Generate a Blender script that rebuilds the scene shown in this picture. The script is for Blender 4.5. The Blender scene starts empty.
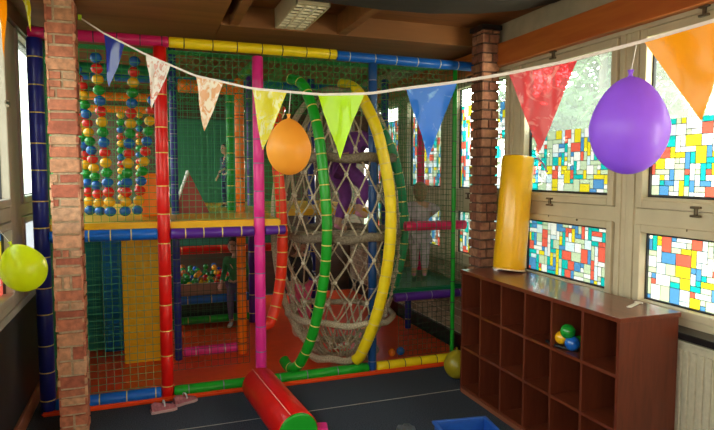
import bpy, bmesh, math, random
from mathutils import Vector, Matrix
from math import sin, cos, pi, sqrt, radians
random.seed(7)
S = bpy.context.scene
C = S.collection

# ------------------------------------------------------------------ camera
cam = bpy.data.cameras.new('camera'); cam.sensor_width = 36; cam.lens = 574 / 714 * 36
cam.clip_start = .05; cam.clip_end = 200
co = bpy.data.objects.new('camera', cam); C.objects.link(co)
co.location = (0, 0, 1.6)
co.rotation_euler = (radians(90 - 4.15), 0, radians(-19.9))
S.camera = co
# ------------------------------------------------------------------ exposure
vs = S.view_settings
vs.view_transform = 'Standard'; vs.look = 'None'; vs.gamma = 1; vs.use_curve_mapping = False
vs.exposure = 0.9
S.cycles.use_denoising = True
S.cycles.max_bounces = 10; S.cycles.diffuse_bounces = 6; S.cycles.transparent_max_bounces = 24
S.cycles.sample_clamp_indirect = 4
# ------------------------------------------------------------------ sky
SKY = 5.0
w = bpy.data.worlds.new('sky'); S.world = w; w.use_nodes = True
nt = w.node_tree; nt.nodes.clear()
out = nt.nodes.new('ShaderNodeOutputWorld'); bg = nt.nodes.new('ShaderNodeBackground')
tc = nt.nodes.new('ShaderNodeTexCoord'); sp = nt.nodes.new('ShaderNodeSeparateXYZ')
nt.links.new(tc.outputs['Generated'], sp.inputs[0])
cr = nt.nodes.new('ShaderNodeValToRGB')
cr.color_ramp.elements[0].position = .46; cr.color_ramp.elements[0].color = (.09, .085, .06, 1)
cr.color_ramp.elements[1].position = .53; cr.color_ramp.elements[1].color = (1, .94, .82, 1)
e = cr.color_ramp.elements.new(.9); e.color = (.72, .85, 1, 1)
mr = nt.nodes.new('ShaderNodeMapRange'); mr.inputs[1].default_value = -1; mr.inputs[2].default_value = 1
nt.links.new(sp.outputs['Z'], mr.inputs[0]); nt.links.new(mr.outputs[0], cr.inputs[0])
# bright haze around the low sun
sun_dir = Vector((sin(radians(38.3)) * cos(radians(6)), cos(radians(38.3)) * cos(radians(6)), sin(radians(6))))
dp = nt.nodes.new('ShaderNodeVectorMath'); dp.operation = 'DOT_PRODUCT'
nrm = nt.nodes.new('ShaderNodeVectorMath'); nrm.operation = 'NORMALIZE'
nt.links.new(tc.outputs['Generated'], nrm.inputs[0]); nt.links.new(nrm.outputs[0], dp.inputs[0]); dp.inputs[1].default_value = sun_dir
sm = nt.nodes.new('ShaderNodeMapRange'); sm.interpolation_type = 'SMOOTHERSTEP'
sm.inputs[1].default_value = .985; sm.inputs[2].default_value = 1.0; sm.inputs[3].default_value = SKY; sm.inputs[4].default_value = SKY * 14
nt.links.new(dp.outputs['Value'], sm.inputs[0])
nt.links.new(cr.outputs[0], bg.inputs[0]); nt.links.new(sm.outputs[0], bg.inputs[1]); nt.links.new(bg.outputs[0], out.inputs[0])

XW = 2.62     # inner face of the window wall on the right
XL = -.78     # inner face of the left wall
YB = 7.5      # far wall
YF = -2.6     # wall behind the camera
ZC = 2.76     # ceiling

def portal(y0, y1, z0, z1, x, side):
    d = bpy.data.lights.new('sky_portal', 'AREA'); d.shape = 'RECTANGLE'; d.size = z1 - z0; d.size_y = y1 - y0
    d.cycles.is_portal = True
    o = bpy.data.objects.new('sky_portal', d); C.objects.link(o)
    o.location = (x, (y0 + y1) / 2, (z0 + z1) / 2)
    o.rotation_euler = (0, radians(90 if side > 0 else -90), 0)
RBAYS = [(-1.75, -.9), (-.65, .2), (.45, 1.35), (1.62, 2.49), (2.75, 3.58), (3.83, 4.6), (4.87, 5.62), (5.87, 6.6)]
LBAYS = [(-1.2, -.2), (.1, 1.1), (1.4, 2.45), (2.75, 3.86), (4.27, 5.2), (5.5, 6.4)]
for a, b in RBAYS: portal(a, b, .88, 2.36, XW + .14, 1)
for a, b in LBAYS: portal(a, b, .86, 2.52, XL - .14, -1)
def daylight_fill(y0, y1, z0, z1, x, side, power, col=(1, .86, .70)):  # area lamps added beyond the unseen windows to brighten the room
    d = bpy.data.lights.new('daylight_fill', 'AREA'); d.shape = 'RECTANGLE'; d.size = z1 - z0; d.size_y = y1 - y0
    d.energy = power; d.color = col
    o = bpy.data.objects.new('daylight_fill', d); C.objects.link(o)
    o.location = (x, (y0 + y1) / 2, (z0 + z1) / 2)
    o.rotation_euler = (0, radians(90 if side > 0 else -90), 0)
daylight_fill(-2.3, 1.5, .0, 1.7, XW + 1.1, 1, 620)
daylight_fill(-1.6, 1.1, .2, 1.8, XL - .9, -1, 70)

# ------------------------------------------------------------------ materials
def new_mat(name):
    m = bpy.data.materials.new(name); m.use_nodes = True
    n = m.node_tree; n.nodes.clear()
    o = n.nodes.new('ShaderNodeOutputMaterial'); return m, n, o
def mat(name, col, rough=.5, scale=40, var=.08, bump=0., bscale=None, metal=0, coat=0, spec=.5):
    """principled with object-space noise in the colour and an optional bump"""
    m, n, o = new_mat(name)
    p = n.nodes.new('ShaderNodeBsdfPrincipled'); n.links.new(p.outputs[0], o.inputs[0])
    t = n.nodes.new('ShaderNodeTexCoord'); nz = n.nodes.new('ShaderNodeTexNoise'); nz.inputs['Scale'].default_value = scale
    nz.inputs['Detail'].default_value = 4
    n.links.new(t.outputs['Object'], nz.inputs[0])
    r = n.nodes.new('ShaderNodeValToRGB'); n.links.new(nz.outputs[0], r.inputs[0])
    r.color_ramp.elements[0].position = .3; r.color_ramp.elements[1].position = .7
    r.color_ramp.elements[0].color = [max(0, c * (1 - var)) for c in col] + [1]
    r.color_ramp.elements[1].color = [min(1, c * (1 + var)) for c in col] + [1]
    n.links.new(r.outputs[0], p.inputs['Base Color'])
    p.inputs['Roughness'].default_value = rough; p.inputs['Metallic'].default_value = metal
    p.inputs['Specular IOR Level'].default_value = spec
    p.inputs['Coat Weight'].default_value = coat; p.inputs['Coat Roughness'].default_value = .12
    if bump:
        b = n.nodes.new('ShaderNodeBump'); b.inputs['Strength'].default_value = bump; b.inputs['Distance'].default_value = .004
        nb = n.nodes.new('ShaderNodeTexNoise'); nb.inputs['Scale'].default_value = bscale or scale * 3
        n.links.new(t.outputs['Object'], nb.inputs[0]); n.links.new(nb.outputs[0], b.inputs['Height']); n.links.new(b.outputs[0], p.inputs['Normal'])
    return m
def wood(name, c1, c2, rough=.35, axis=1, scale=3, plank=0, coat=0):
    m, n, o = new_mat(name)
    p = n.nodes.new('ShaderNodeBsdfPrincipled'); n.links.new(p.outputs[0], o.inputs[0])
    t = n.nodes.new('ShaderNodeTexCoord'); mp = n.nodes.new('ShaderNodeMapping')
    s = [scale * 8] * 3; s[axis] = scale; mp.inputs['Scale'].default_value = s
    n.links.new(t.outputs['Object'], mp.inputs[0])
    nz = n.nodes.new('ShaderNodeTexNoise'); nz.inputs['Scale'].default_value = 1.5; nz.inputs['Detail'].default_value = 6; nz.inputs['Distortion'].default_value = .6
    n.links.new(mp.outputs[0], nz.inputs[0])
    r = n.nodes.new('ShaderNodeValToRGB'); r.color_ramp.elements[0].position = .3; r.color_ramp.elements[1].position = .7
    r.color_ramp.elements[0].color = list(c1) + [1]; r.color_ramp.elements[1].color = list(c2) + [1]
    n.links.new(nz.outputs[0], r.inputs[0]); n.links.new(r.outputs[0], p.inputs['Base Color'])
    p.inputs['Roughness'].default_value = rough; p.inputs['Coat Weight'].default_value = coat
    if plank:
        sx = n.nodes.new('ShaderNodeSeparateXYZ'); n.links.new(t.outputs['Object'], sx.inputs[0])
        mo = n.nodes.new('ShaderNodeMath'); mo.operation = 'PINGPONG'; mo.inputs[1].default_value = plank
        n.links.new(sx.outputs['Y' if axis == 0 else 'X'], mo.inputs[0])
        lt = n.nodes.new('ShaderNodeMath'); lt.operation = 'GREATER_THAN'; lt.inputs[1].default_value = .004; n.links.new(mo.outputs[0], lt.inputs[0])
        b = n.nodes.new('ShaderNodeBump'); b.inputs['Strength'].default_value = .8; b.inputs['Distance'].default_value = .004
        n.links.new(lt.outputs[0], b.inputs['Height']); n.links.new(b.outputs[0], p.inputs['Normal'])
        mx = n.nodes.new('ShaderNodeMixRGB'); mx.blend_type = 'MULTIPLY'; mx.inputs[0].default_value = 1
        cr2 = n.nodes.new('ShaderNodeMapRange'); cr2.inputs[3].default_value = .55; cr2.inputs[4].default_value = 1; n.links.new(lt.outputs[0], cr2.inputs[0])
        n.links.new(r.outputs[0], mx.inputs[1]); n.links.new(cr2.outputs[0], mx.inputs[2]); n.links.new(mx.outputs[0], p.inputs['Base Color'])
    return m
def film(name, col, tr=.29, dens=.8):
    """coloured window film: part clear, part diffusing"""
    m, n, o = new_mat(name)
    t = n.nodes.new('ShaderNodeBsdfTransparent'); d = n.nodes.new('ShaderNodeBsdfTranslucent'); g = n.nodes.new('ShaderNodeBsdfGlossy')
    tcn = n.nodes.new('ShaderNodeTexCoord'); nz = n.nodes.new('ShaderNodeTexNoise'); nz.inputs['Scale'].default_value = 60
    n.links.new(tcn.outputs['Object'], nz.inputs[0])
    r = n.nodes.new('ShaderNodeValToRGB'); n.links.new(nz.outputs[0], r.inputs[0])
    r.color_ramp.elements[0].color = [c * tr * .92 for c in col] + [1]; r.color_ramp.elements[1].color = [min(1, c * tr * 1.05) for c in col] + [1]
    n.links.new(r.outputs[0], t.inputs[0]); n.links.new(r.outputs[0], d.inputs[0])
    g.inputs[0].default_value = (.8, .8, .8, 1); g.inputs['Roughness'].default_value = .08
    m1 = n.nodes.new('ShaderNodeMixShader'); m1.inputs[0].default_value = dens
    n.links.new(t.outputs[0], m1.inputs[1]); n.links.new(d.outputs[0], m1.inputs[2])
    m2 = n.nodes.new('ShaderNodeMixShader'); m2.inputs[0].default_value = .03
    n.links.new(m1.outputs[0], m2.inputs[1]); n.links.new(g.outputs[0], m2.inputs[2]); n.links.new(m2.outputs[0], o.inputs[0])
    return m
def glass(name, col=(.9, .95, .92), rough=.02, gl=.06):
    m, n, o = new_mat(name)
    t = n.nodes.new('ShaderNodeBsdfTransparent'); g = n.nodes.new('ShaderNodeBsdfGlossy')
    tcn = n.nodes.new('ShaderNodeTexCoord'); nz = n.nodes.new('ShaderNodeTexNoise'); nz.inputs['Scale'].default_value = 5
    n.links.new(tcn.outputs['Object'], nz.inputs[0])
    r = n.nodes.new('ShaderNodeValToRGB'); n.links.new(nz.outputs[0], r.inputs[0])
    r.color_ramp.elements[0].color = [c * .96 for c in col] + [1]; r.color_ramp.elements[1].color = list(col) + [1]
    n.links.new(r.outputs[0], t.inputs[0]); g.inputs['Roughness'].default_value = rough
    mx = n.nodes.new('ShaderNodeMixShader'); mx.inputs[0].default_value = gl
    n.links.new(t.outputs[0], mx.inputs[1]); n.links.new(g.outputs[0], mx.inputs[2]); n.links.new(mx.outputs[0], o.inputs[0])
    return m
def thin(name, col, tl=.5, rough=.25, tr=0.):
    """thin plastic sheet or rubber that lets light through"""
    m, n, o = new_mat(name)
    p = n.nodes.new('ShaderNodeBsdfPrincipled'); d = n.nodes.new('ShaderNodeBsdfTranslucent')
    tcn = n.nodes.new('ShaderNodeTexCoord'); nz = n.nodes.new('ShaderNodeTexNoise'); nz.inputs['Scale'].default_value = 14; nz.inputs['Detail'].default_value = 3
    n.links.new(tcn.outputs['Object'], nz.inputs[0])
    r = n.nodes.new('ShaderNodeValToRGB'); n.links.new(nz.outputs[0], r.inputs[0])
    r.color_ramp.elements[0].color = [c * .9 for c in col] + [1]; r.color_ramp.elements[1].color = [min(1, c * 1.05) for c in col] + [1]
    n.links.new(r.outputs[0], p.inputs['Base Color']); n.links.new(r.outputs[0], d.inputs[0]); p.inputs['Roughness'].default_value = rough
    mx = n.nodes.new('ShaderNodeMixShader'); mx.inputs[0].default_value = tl
    n.links.new(p.outputs[0], mx.inputs[1]); n.links.new(d.outputs[0], mx.inputs[2])
    last = mx
    if tr:
        t = n.nodes.new('ShaderNodeBsdfTransparent'); t.inputs[0].default_value = [min(1, c * 1.3) for c in col] + [1]
        m2 = n.nodes.new('ShaderNodeMixShader'); m2.inputs[0].default_value = tr
        n.links.new(mx.outputs[0], m2.inputs[1]); n.links.new(t.outputs[0], m2.inputs[2]); last = m2
    n.links.new(last.outputs[0], o.inputs[0])
    return m
V = {}
def vinyl(name, col, rough=.32): V[name] = mat('vinyl_' + name, col, rough, 12, .06, .08, 30, coat=.08, spec=.35); return V[name]
for n_, c_ in dict(navy=(.012, .02, .22), blue=(.008, .13, .60), shaded_blue=(.01, .07, .26), red=(.72, .008, .006), pink=(.82, .03, .30), magenta=(.60, .015, .13),
                   yellow=(.92, .68, .01), green=(.01, .34, .02), darkgreen=(.01, .16, .07), orange=(.95, .20, .004), purple=(.09, .02, .28),
                   crimson=(.80, .015, .13), mustard=(.80, .42, .008), black=(.01, .01, .012), teal=(.01, .2, .2), redmat=(.85, .075, .012),
                   scarlet=(.85, .035, .008)).items(): vinyl(n_, c_)
TIEY = mat('yellow_tie', (.8, .6, .15), .5); TIEG = mat('grey_tie', (.25, .22, .35), .5); TIED = mat('dark_tie', (.03, .03, .04), .5); TIEW = mat('pale_tie', (.6, .55, .5), .5)
NETG = mat('green_net', (.015, .30, .07), .7); NETT = mat('teal_net', (.04, .30, .15), .7); NETK = mat('dark_net', (.02, .07, .035), .7); NETB = mat('tan_net', (.05, .16, .06), .7)
ROPE = mat('rope', (.46, .38, .27), .85, 90, .35, .6, 260); KNOT = mat('knot_rope', (.60, .53, .42), .85, 90, .2, .6, 260); ROPED = mat('rope_wrapped', (.20, .155, .11), .9, 70, .4, .8, 200)
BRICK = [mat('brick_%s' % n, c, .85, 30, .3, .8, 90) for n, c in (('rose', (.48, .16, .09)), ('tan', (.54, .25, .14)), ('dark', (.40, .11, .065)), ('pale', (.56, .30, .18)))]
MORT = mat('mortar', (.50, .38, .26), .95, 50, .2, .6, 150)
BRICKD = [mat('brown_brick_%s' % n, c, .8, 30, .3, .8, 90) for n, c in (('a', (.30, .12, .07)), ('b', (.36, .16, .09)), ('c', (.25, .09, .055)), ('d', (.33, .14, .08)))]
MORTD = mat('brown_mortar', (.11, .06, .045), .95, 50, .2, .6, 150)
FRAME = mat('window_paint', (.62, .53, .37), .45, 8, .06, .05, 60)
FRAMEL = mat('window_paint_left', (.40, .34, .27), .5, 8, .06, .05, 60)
SEAL = mat('dark_seal', (.02, .02, .025), .5)
METAL = mat('handle_metal', (.16, .12, .08), .35, metal=.7)
CHERRY = wood('cherry_board', (.115, .021, .008), (.175, .036, .014), .28, 1, 3, coat=.3)
CHERRYV = wood('cherry_board_upright', (.105, .019, .008), (.155, .032, .013), .35, 2, 3)
CEIL = wood('ceiling_wood', (.17, .055, .010), (.25, .085, .018), .6, 0, 1.2, .11)
CEILP = wood('ceiling_panel_wood', (.17, .058, .010), (.25, .088, .018), .65, 0, .8)
BEAMD = wood('dark_beam_wood', (.018, .011, .008), (.030, .019, .013), .85, 0, 2)
BEAMO = wood('orange_beam_wood', (.48, .11, .02), (.60, .17, .03), .45, 1, 1.5)
SKIRT = wood('skirting_wood', (.22, .07, .035), (.30, .10, .05), .5, 1, 3)

# ------------------------------------------------------------------ mesh builder
class MB:
    def __init__(s): s.v = []; s.f = []; s.m = []; s.sm = []; s.mats = []
    def mi(s, m):
        if m not in s.mats: s.mats.append(m)
        return s.mats.index(m)
    def add(s, vs_, fs, m, smooth=False):
        b = len(s.v); s.v += [tuple(v) for v in vs_]; k = s.mi(m)
        for f in fs: s.f.append([b + i for i in f]); s.m.append(k); s.sm.append(smooth)
    def box(s, x0, x1, y0, y1, z0, z1, m, b=0):
        if b <= 0:
            vs_ = [(x, y, z) for x in (x0, x1) for y in (y0, y1) for z in (z0, z1)]
            s.add(vs_, [(0, 1, 3, 2), (4, 6, 7, 5), (0, 4, 5, 1), (2, 3, 7, 6), (0, 2, 6, 4), (1, 5, 7, 3)], m); return
        bm = bmesh.new(); bmesh.ops.create_cube(bm, size=1)
        for v in bm.verts: v.co = Vector(((x0 + x1) / 2 + v.co.x * (x1 - x0), (y0 + y1) / 2 + v.co.y * (y1 - y0), (z0 + z1) / 2 + v.co.z * (z1 - z0)))
        bmesh.ops.bevel(bm, geom=bm.edges[:], offset=b, segments=2, affect='EDGES', profile=.5)
        s.bm(bm, m)
    def bm(s, bm, m, smooth=False):
        bm.verts.index_update(); s.add([v.co[:] for v in bm.verts], [[v.index for v in f.verts] for f in bm.faces], m, smooth); bm.free()
    def tube(s, pts, r, m, n=12, cap=True, smooth=True, closed=False):
        pts = [Vector(p) for p in pts]; N = len(pts); rs = r if isinstance(r, (list, tuple)) else [r] * N
        tg = []
        for i in range(N):
            if closed: d = pts[(i + 1) % N] - pts[i - 1]
            else: d = pts[min(i + 1, N - 1)] - pts[max(i - 1, 0)]
            tg.append(d.normalized())
        u = tg[0].orthogonal().normalized(); vs_ = []
        for i in range(N):
            if i: u = (u - tg[i] * u.dot(tg[i])).normalized()
            w_ = tg[i].cross(u)
            for k in range(n):
                a = 2 * pi * k / n; vs_.append(pts[i] + (u * cos(a) + w_ * sin(a)) * rs[i])
        fs = []
        for i in range(N if closed else N - 1):
            j = (i + 1) % N
            for k in range(n): fs.append((i * n + k, i * n + (k + 1) % n, j * n + (k + 1) % n, j * n + k))
        if cap and not closed: fs.append(list(range(n))[::-1]); fs.append([(N - 1) * n + k for k in range(n)])
        s.add(vs_, fs, m, smooth)
    def sphere(s, c, r, m, nu=14, nv=8, sc=(1, 1, 1)):
        vs_ = [(c[0], c[1], c[2] + r * sc[2])]; fs = []
        for i in range(1, nv):
            a = pi * i / nv
            for k in range(nu):
                b = 2 * pi * k / nu; vs_.append((c[0] + r * sc[0] * sin(a) * cos(b), c[1] + r * sc[1] * sin(a) * sin(b), c[2] + r * sc[2] * cos(a)))
        vs_.append((c[0], c[1], c[2] - r * sc[2])); L = len(vs_) - 1
        for k in range(nu): fs.append((0, 1 + k, 1 + (k + 1) % nu)); fs.append((L, L - nu + (k + 1) % nu, L - nu + k))
        for i in range(nv - 2):
            for k in range(nu): fs.append((1 + i * nu + k, 1 + (i + 1) * nu + k, 1 + (i + 1) * nu + (k + 1) % nu, 1 + i * nu + (k + 1) % nu))
        s.add(vs_, fs, m, True)
    def build(s, name, parent=None, label=None, loc=None):
        me = bpy.data.meshes.new(name); me.from_pydata(s.v, [], s.f)
        for m in s.mats: me.materials.append(m)
        me.polygons.foreach_set('material_index', s.m); me.polygons.foreach_set('use_smooth', s.sm); me.update()
        o = bpy.data.objects.new(name, me); C.objects.link(o)
        if loc: o.location = loc
        if parent: o.parent = parent
        if label: o['label'] = label
        return o
def thing(name, label, cat, loc=(0, 0, 0), rz=0, group=None):
    o = bpy.data.objects.new(name, None); C.objects.link(o); o.location = loc; o.rotation_euler = (0, 0, rz); o.empty_display_size = .05
    o['label'] = label; o['category'] = cat
    if group: o['group'] = group
    return o
def tag(o, label, cat, group=None, kind=None):
    o['label'] = label; o['category'] = cat
    if group: o['group'] = group
    if kind: o['kind'] = kind
    return o
def struct(o): o['kind'] = 'structure'; return o
def spline(pts, n=8, closed=False):
    P = [Vector(p) for p in pts]; out_ = []; N = len(P)
    for i in range(N if closed else N - 1):
        if closed: a, b, c, d = P[i - 1], P[i], P[(i + 1) % N], P[(i + 2) % N]
        else: a, b, c, d = P[max(i - 1, 0)], P[i], P[i + 1], P[min(i + 2, N - 1)]
        for k in range(n):
            t = k / n; out_.append(.5 * ((2 * b) + (-a + c) * t + (2 * a - 5 * b + 4 * c - d) * t * t + (-a + 3 * b - 3 * c + d) * t ** 3))
    if not closed: out_.append(P[-1])
    return out_
def padded(name, p0, p1, r, m, parent, tie=TIEY, step=.2, label=None, phase=.1):
    """foam-padded metal tube with cable ties round it"""
    p0, p1 = Vector(p0), Vector(p1); L = (p1 - p0).length; d = (p1 - p0) / L; b = MB()
    pts, rs = [p0, p0 + d * .006], [r * .8, r]
    t = phase; ties = []
    while t < L - .03:
        ties.append(t); pts += [p0 + d * (t - .008), p0 + d * t, p0 + d * (t + .008)]; rs += [r, r * .93, r]; t += step * random.uniform(.85, 1.15)
    pts += [p1 - d * .006, p1]; rs += [r, r * .8]
    b.tube(pts, rs, m, 16)
    for t in ties: b.tube([p0 + d * (t - .0035), p0 + d * (t + .0035)], r * .99, tie, 14)
    return b.build(name, parent, label)
def padded_curve(name, ctrl, r, m, parent, tie=TIEY, step=.11, label=None):
    P = spline(ctrl, 10); b = MB(); n = len(P)
    rs = [r] * n; rs[0] = rs[-1] = r * .75
    acc = 0; ties = []
    for i in range(1, n):
        acc += (P[i] - P[i - 1]).length
        if acc > step: acc = 0; ties.append(i); rs[i] = r * .94
    b.tube(P, rs, m, 16)
    for i in ties:
        if 0 < i < n - 1:
            d = (P[i + 1] - P[i - 1]).normalized(); b.tube([P[i] - d * .004, P[i] + d * .004], r * 1.01, tie, 14)
    return b.build(name, parent, label)
def net(name, o, u, v, cell, m, parent, r=.0021, label=None, diag=False):
    o, u, v = Vector(o), Vector(u), Vector(v); b = MB(); U, W_ = u.length, v.length; ud, vd = u / U, v / W_
    if not diag:
        nu, nv = max(1, round(U / cell)), max(1, round(W_ / cell))
        for i in range(nu + 1): b.tube([o + u * (i / nu), o + u * (i / nu) + v], r, m, 4, False, False)
        for j in range(nv + 1): b.tube([o + v * (j / nv), o + v * (j / nv) + u], r, m, 4, False, False)
    else:
        k = -W_
        while k < U:
            for sgn in (0, 1):
                a0, b0, a1, b1 = k, 0, k + W_, W_
                if a0 < 0: b0 -= a0; a0 = 0
                if a1 > U: b1 -= a1 - U; a1 = U
                if a1 - a0 > .02:
                    if sgn: a0, a1 = U - a0, U - a1
                    b.tube([o + ud * a0 + vd * b0, o + ud * a1 + vd * b1], r, m, 4, False, False)
            k += cell * 1.414
    return b.build(name, parent, label)

# ================================================================== room shell
m_, n, o_ = new_mat('carpet')
p = n.nodes.new('ShaderNodeBsdfPrincipled'); n.links.new(p.outputs[0], o_.inputs[0]); p.inputs['Roughness'].default_value = .95
t = n.nodes.new('ShaderNodeTexCoord'); nz = n.nodes.new('ShaderNodeTexNoise'); nz.inputs['Scale'].default_value = 130; nz.inputs['Detail'].default_value = 2
n.links.new(t.outputs['Object'], nz.inputs[0]); r = n.nodes.new('ShaderNodeValToRGB'); n.links.new(nz.outputs[0], r.inputs[0])
r.color_ramp.elements[0].position = .35; r.color_ramp.elements[0].color = (.012, .016, .024, 1); r.color_ramp.elements[1].position = .72; r.color_ramp.elements[1].color = (.06, .075, .105, 1)
n.links.new(r.outputs[0], p.inputs['Base Color']); CARPET = m_
b = MB(); b.box(XL - .1, XW + .1, YF, YB, -.1, 0, CARPET); struct(b.build('floor'))
b = MB(); b.box(XL + .03, 2.15, 3.646, 3.652, 0, .002, mat('seam_strip', (.35, .33, .30), .8)); struct(b.build('trim_1'))
PLAST = mat('wall_plaster', (.48, .40, .28), .8, 10, .1, .3, 90)
DADO = mat('black_dado', (.012, .011, .012), .55, 20, .2, .1, 60)
BACK = wood('back_wall_boards', (.055, .032, .018), (.10, .055, .028), .6, 0, 1.5, .12)

# window wall on the right: solid below and above, the windows fill the rest
def brickwork(b, origin, U, Vz, n_, bricks, mort, hs, ls, seed, depth=.012, joint=.010):
    """bricks of uneven length and course height laid on a face; origin, U along, Vz up, n_ outward"""
    rnd = random.Random(seed); o, U, n_ = Vector(origin), Vector(U), Vector(n_); L = U.length; ud = U / L; z = 0; row = 0
    while z < Vz - .01:
        h = min(rnd.choice(hs), Vz - z); x = 0
        while x < L - .005:
            l = rnd.choice(ls)
            if L - (x + l) < .04: l = L - x
            x0, x1 = x + joint / 2, min(L, x + l) - joint / 2
            if x == 0: x0 = 0
            if x + l >= L - .001: x1 = L
            d = depth * rnd.uniform(.5, 1.1); i = rnd.uniform(.001, .003)
            q = []
            for (a, zz) in ((x0, z + joint / 2), (x1, z + joint / 2), (x1, z + h - joint / 2), (x0, z + h - joint / 2)):
                q.append(o + ud * a + Vector((0, 0, zz + rnd.uniform(-i, i))))
            g = [c + n_ * d * rnd.uniform(.8, 1.1) for c in q]
            cx = sum(g, Vector()) / 4; g = [c + (cx - c) * .05 for c in g]
            b.add(q + g, [(0, 1, 5, 4), (1, 2, 6, 5), (2, 3, 7, 6), (3, 0, 4, 7), (4, 5, 6, 7)], rnd.choice(bricks))
            x += l
        z += h; row += 1
b = MB(); b.box(XW, XW + .14, YF, YB, 0, .82, PLAST); struct(b.build('wall_right')); b = MB()
TANB = [mat('tan_brick_%d' % i, c, .85, 30, .25, .5, 90) for i, c in enumerate(((.34, .25, .16), (.30, .22, .14), (.38, .29, .19)))]
brickwork(b, (XW, YB, .16), (0, -(YB - 4.05), 0), .64, (-1, 0, 0), TANB, PLAST, (.07,), (.2, .1), 3)
b.box(XW - .03, XW, 4.05, YB, 0, .15, V['black'])
struct(b.build('wall_right_brick_facing'))
b = MB(); b.box(XW, XW + .14, YF, YB, 2.43, ZC + .1, PLAST); struct(b.build('wall_right_upper'))
b = MB(); b.box(XW - .07, XW + .02, YF, YB, 2.425, 2.595, BEAMO, .006); b.box(XW - .012, XW + .02, YF, YB, 2.40, 2.425, FRAME); struct(b.build('trim_2'))
b = MB(); b.box(XL - .14, XL, YF, YB, 0, .78, DADO); struct(b.build('wall_left'))
b = MB(); b.box(XL - .14, XL, YF, YB, 2.55, ZC + .1, BEAMD); b.box(XL - .02, XL + .03, YF, YB, 2.52, 2.64, wood('left_head_wood', (.10, .04, .02), (.15, .06, .03), .5)); struct(b.build('wall_left_upper'))
b = MB(); b.box(XL, XL + .02, YF, 4.9, 0, .11, SKIRT, .004); struct(b.build('baseboard_left'))
b = MB(); b.box(XL - .02, XL + .015, YF, YB, .755, .80, mat('left_sill', (.35, .34, .30), .5), .004); struct(b.build('trim_3'))
b = MB(); b.box(XL - .2, XW + .2, YB, YB + .1, -.1, ZC + .1, BACK); struct(b.build('wall_back'))
b = MB(); b.box(XL - .2, XW + .2, YF - .1, YF, -.1, ZC + .1, PLAST); struct(b.build('wall_front'))
# ceiling: recess plane, lowered panels and beams
b = MB(); b.box(XL - .1, XW + .1, YF, YB, ZC, ZC + .1, CEIL); struct(b.build('ceiling'))
b = MB(); b.box(XL - .1, .49, YF, YB, 2.62, ZC + .01, CEILP, .004); struct(b.build('ceiling_panel'))
b = MB(); b.box(.55, .61, YF, 4.12, 2.62, ZC + .01, CEILP, .004); b.box(.49, XW, 4.10, 4.9, 2.615, ZC + .01, CEILP, .004); struct(b.build('ceiling_beam'))
b = MB(); b.box(1.33, 1.40, YF, 4.12, 2.62, ZC + .01, CEILP, .004); struct(b.build('ceiling_beam_centre'))
b = MB()
prof = [(-1, 2.60), (-.2, 2.60), (.5, 2.602), (1.03, 2.597), (1.34, 2.590), (1.68, 2.597), (2.04, 2.630), (2.35, 2.68), (2.62, 2.755)]
vsx = []; 
for x, z in prof: vsx += [(x, 3.0, z), (x, 3.3, z), (x, 3.3, ZC + .05), (x, 3.0, ZC + .05)]
fs = [(0, 1, 2, 3), tuple(range(len(vsx) - 1, len(vsx) - 5, -1))]
for i in range(len(prof) - 1):
    a = i * 4
    for k in range(4): fs.append((a + k, a + 4 + k, a + 4 + (k + 1) % 4, a + (k + 1) % 4))
b.add(vsx, fs, BEAMD); struct(b.build('ceiling_beam_arched'))

# ------------------------------------------------------------------ windows
FC = [('white', (.95, .97, .92), 25), ('mist', (.60, .74, .50), 21), ('red', (.86, .14, .09), 13), ('yellow', (.84, .70, .03), 12), ('blue', (.09, .31, .62), 12), ('teal', (.01, .53, .50), 11), ('ice', (.70, .88, .95), 7)]
FILM = [film('film_' + a, c) for a, c, k in FC]; FW = [k for a, c, k in FC]
CLEAR = film('clear_glass', (.9, .95, .9), .95, .10)
LEAD = mat('film_line', (.03, .06, .07), .6)
BLOWN = film('blown_out_pane', (.95, .98, 1), .5, .7)  # overexposed glare put into the pane's white colour
def mosaic(y0, y1, z0, z1, x, nx, seed, u=.031):
    rnd = random.Random(seed); b = MB(); nc, nr = max(2, round((y1 - y0) / u)), max(2, round((z1 - z0) / u)); du, dv = (y1 - y0) / nc, (z1 - z0) / nr
    occ = [[0] * nr for _ in range(nc)]; last = None
    for j in range(nr):
        for i in range(nc):
            if occ[i][j]: continue
            w_ = rnd.choice((1, 1, 2, 2, 2, 3)); h_ = rnd.choice((1, 1, 2, 2, 3)) if w_ < 3 else rnd.choice((1, 2))
            w_ = min(w_, nc - i); h_ = min(h_, nr - j)
            while any(occ[i + k][j] for k in range(w_)): w_ -= 1
            for a in range(w_):
                for c in range(h_): occ[i + a][j + c] = 1
            k = rnd.choices(range(len(FILM)), FW)[0]
            if k == last: k = rnd.choices(range(len(FILM)), FW)[0]
            last = k
            a0, a1, c0, c1 = y0 + i * du, y0 + (i + w_) * du, z0 + j * dv, z0 + (j + h_) * dv
            b.add([(x, a0, c0), (x, a1, c0), (x, a1, c1), (x, a0, c1)], [(0, 1, 2, 3)], FILM[k])
            l = .0019; xx = x + nx * .0008
            b.add([(xx, a0 - l, c0), (xx, a0 + l, c0), (xx, a0 + l, c1), (xx, a0 - l, c1)], [(0, 1, 2, 3)], LEAD)
            b.add([(xx, a0, c0 - l), (xx, a1, c0 - l), (xx, a1, c0 + l), (xx, a0, c0 + l)], [(0, 1, 2, 3)], LEAD)
    return b
def rect_frame(b, x0, x1, y0, y1, z0, z1, t_, m, bev=.004):
    b.box(x0, x1, y0, y0 + t_, z0, z1, m, bev); b.box(x0, x1, y1 - t_, y1, z0, z1, m, bev)
    b.box(x0, x1, y0 + t_, y1 - t_, z0, z0 + t_, m, bev); b.box(x0, x1, y0 + t_, y1 - t_, z1 - t_, z1, m, bev)
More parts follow.
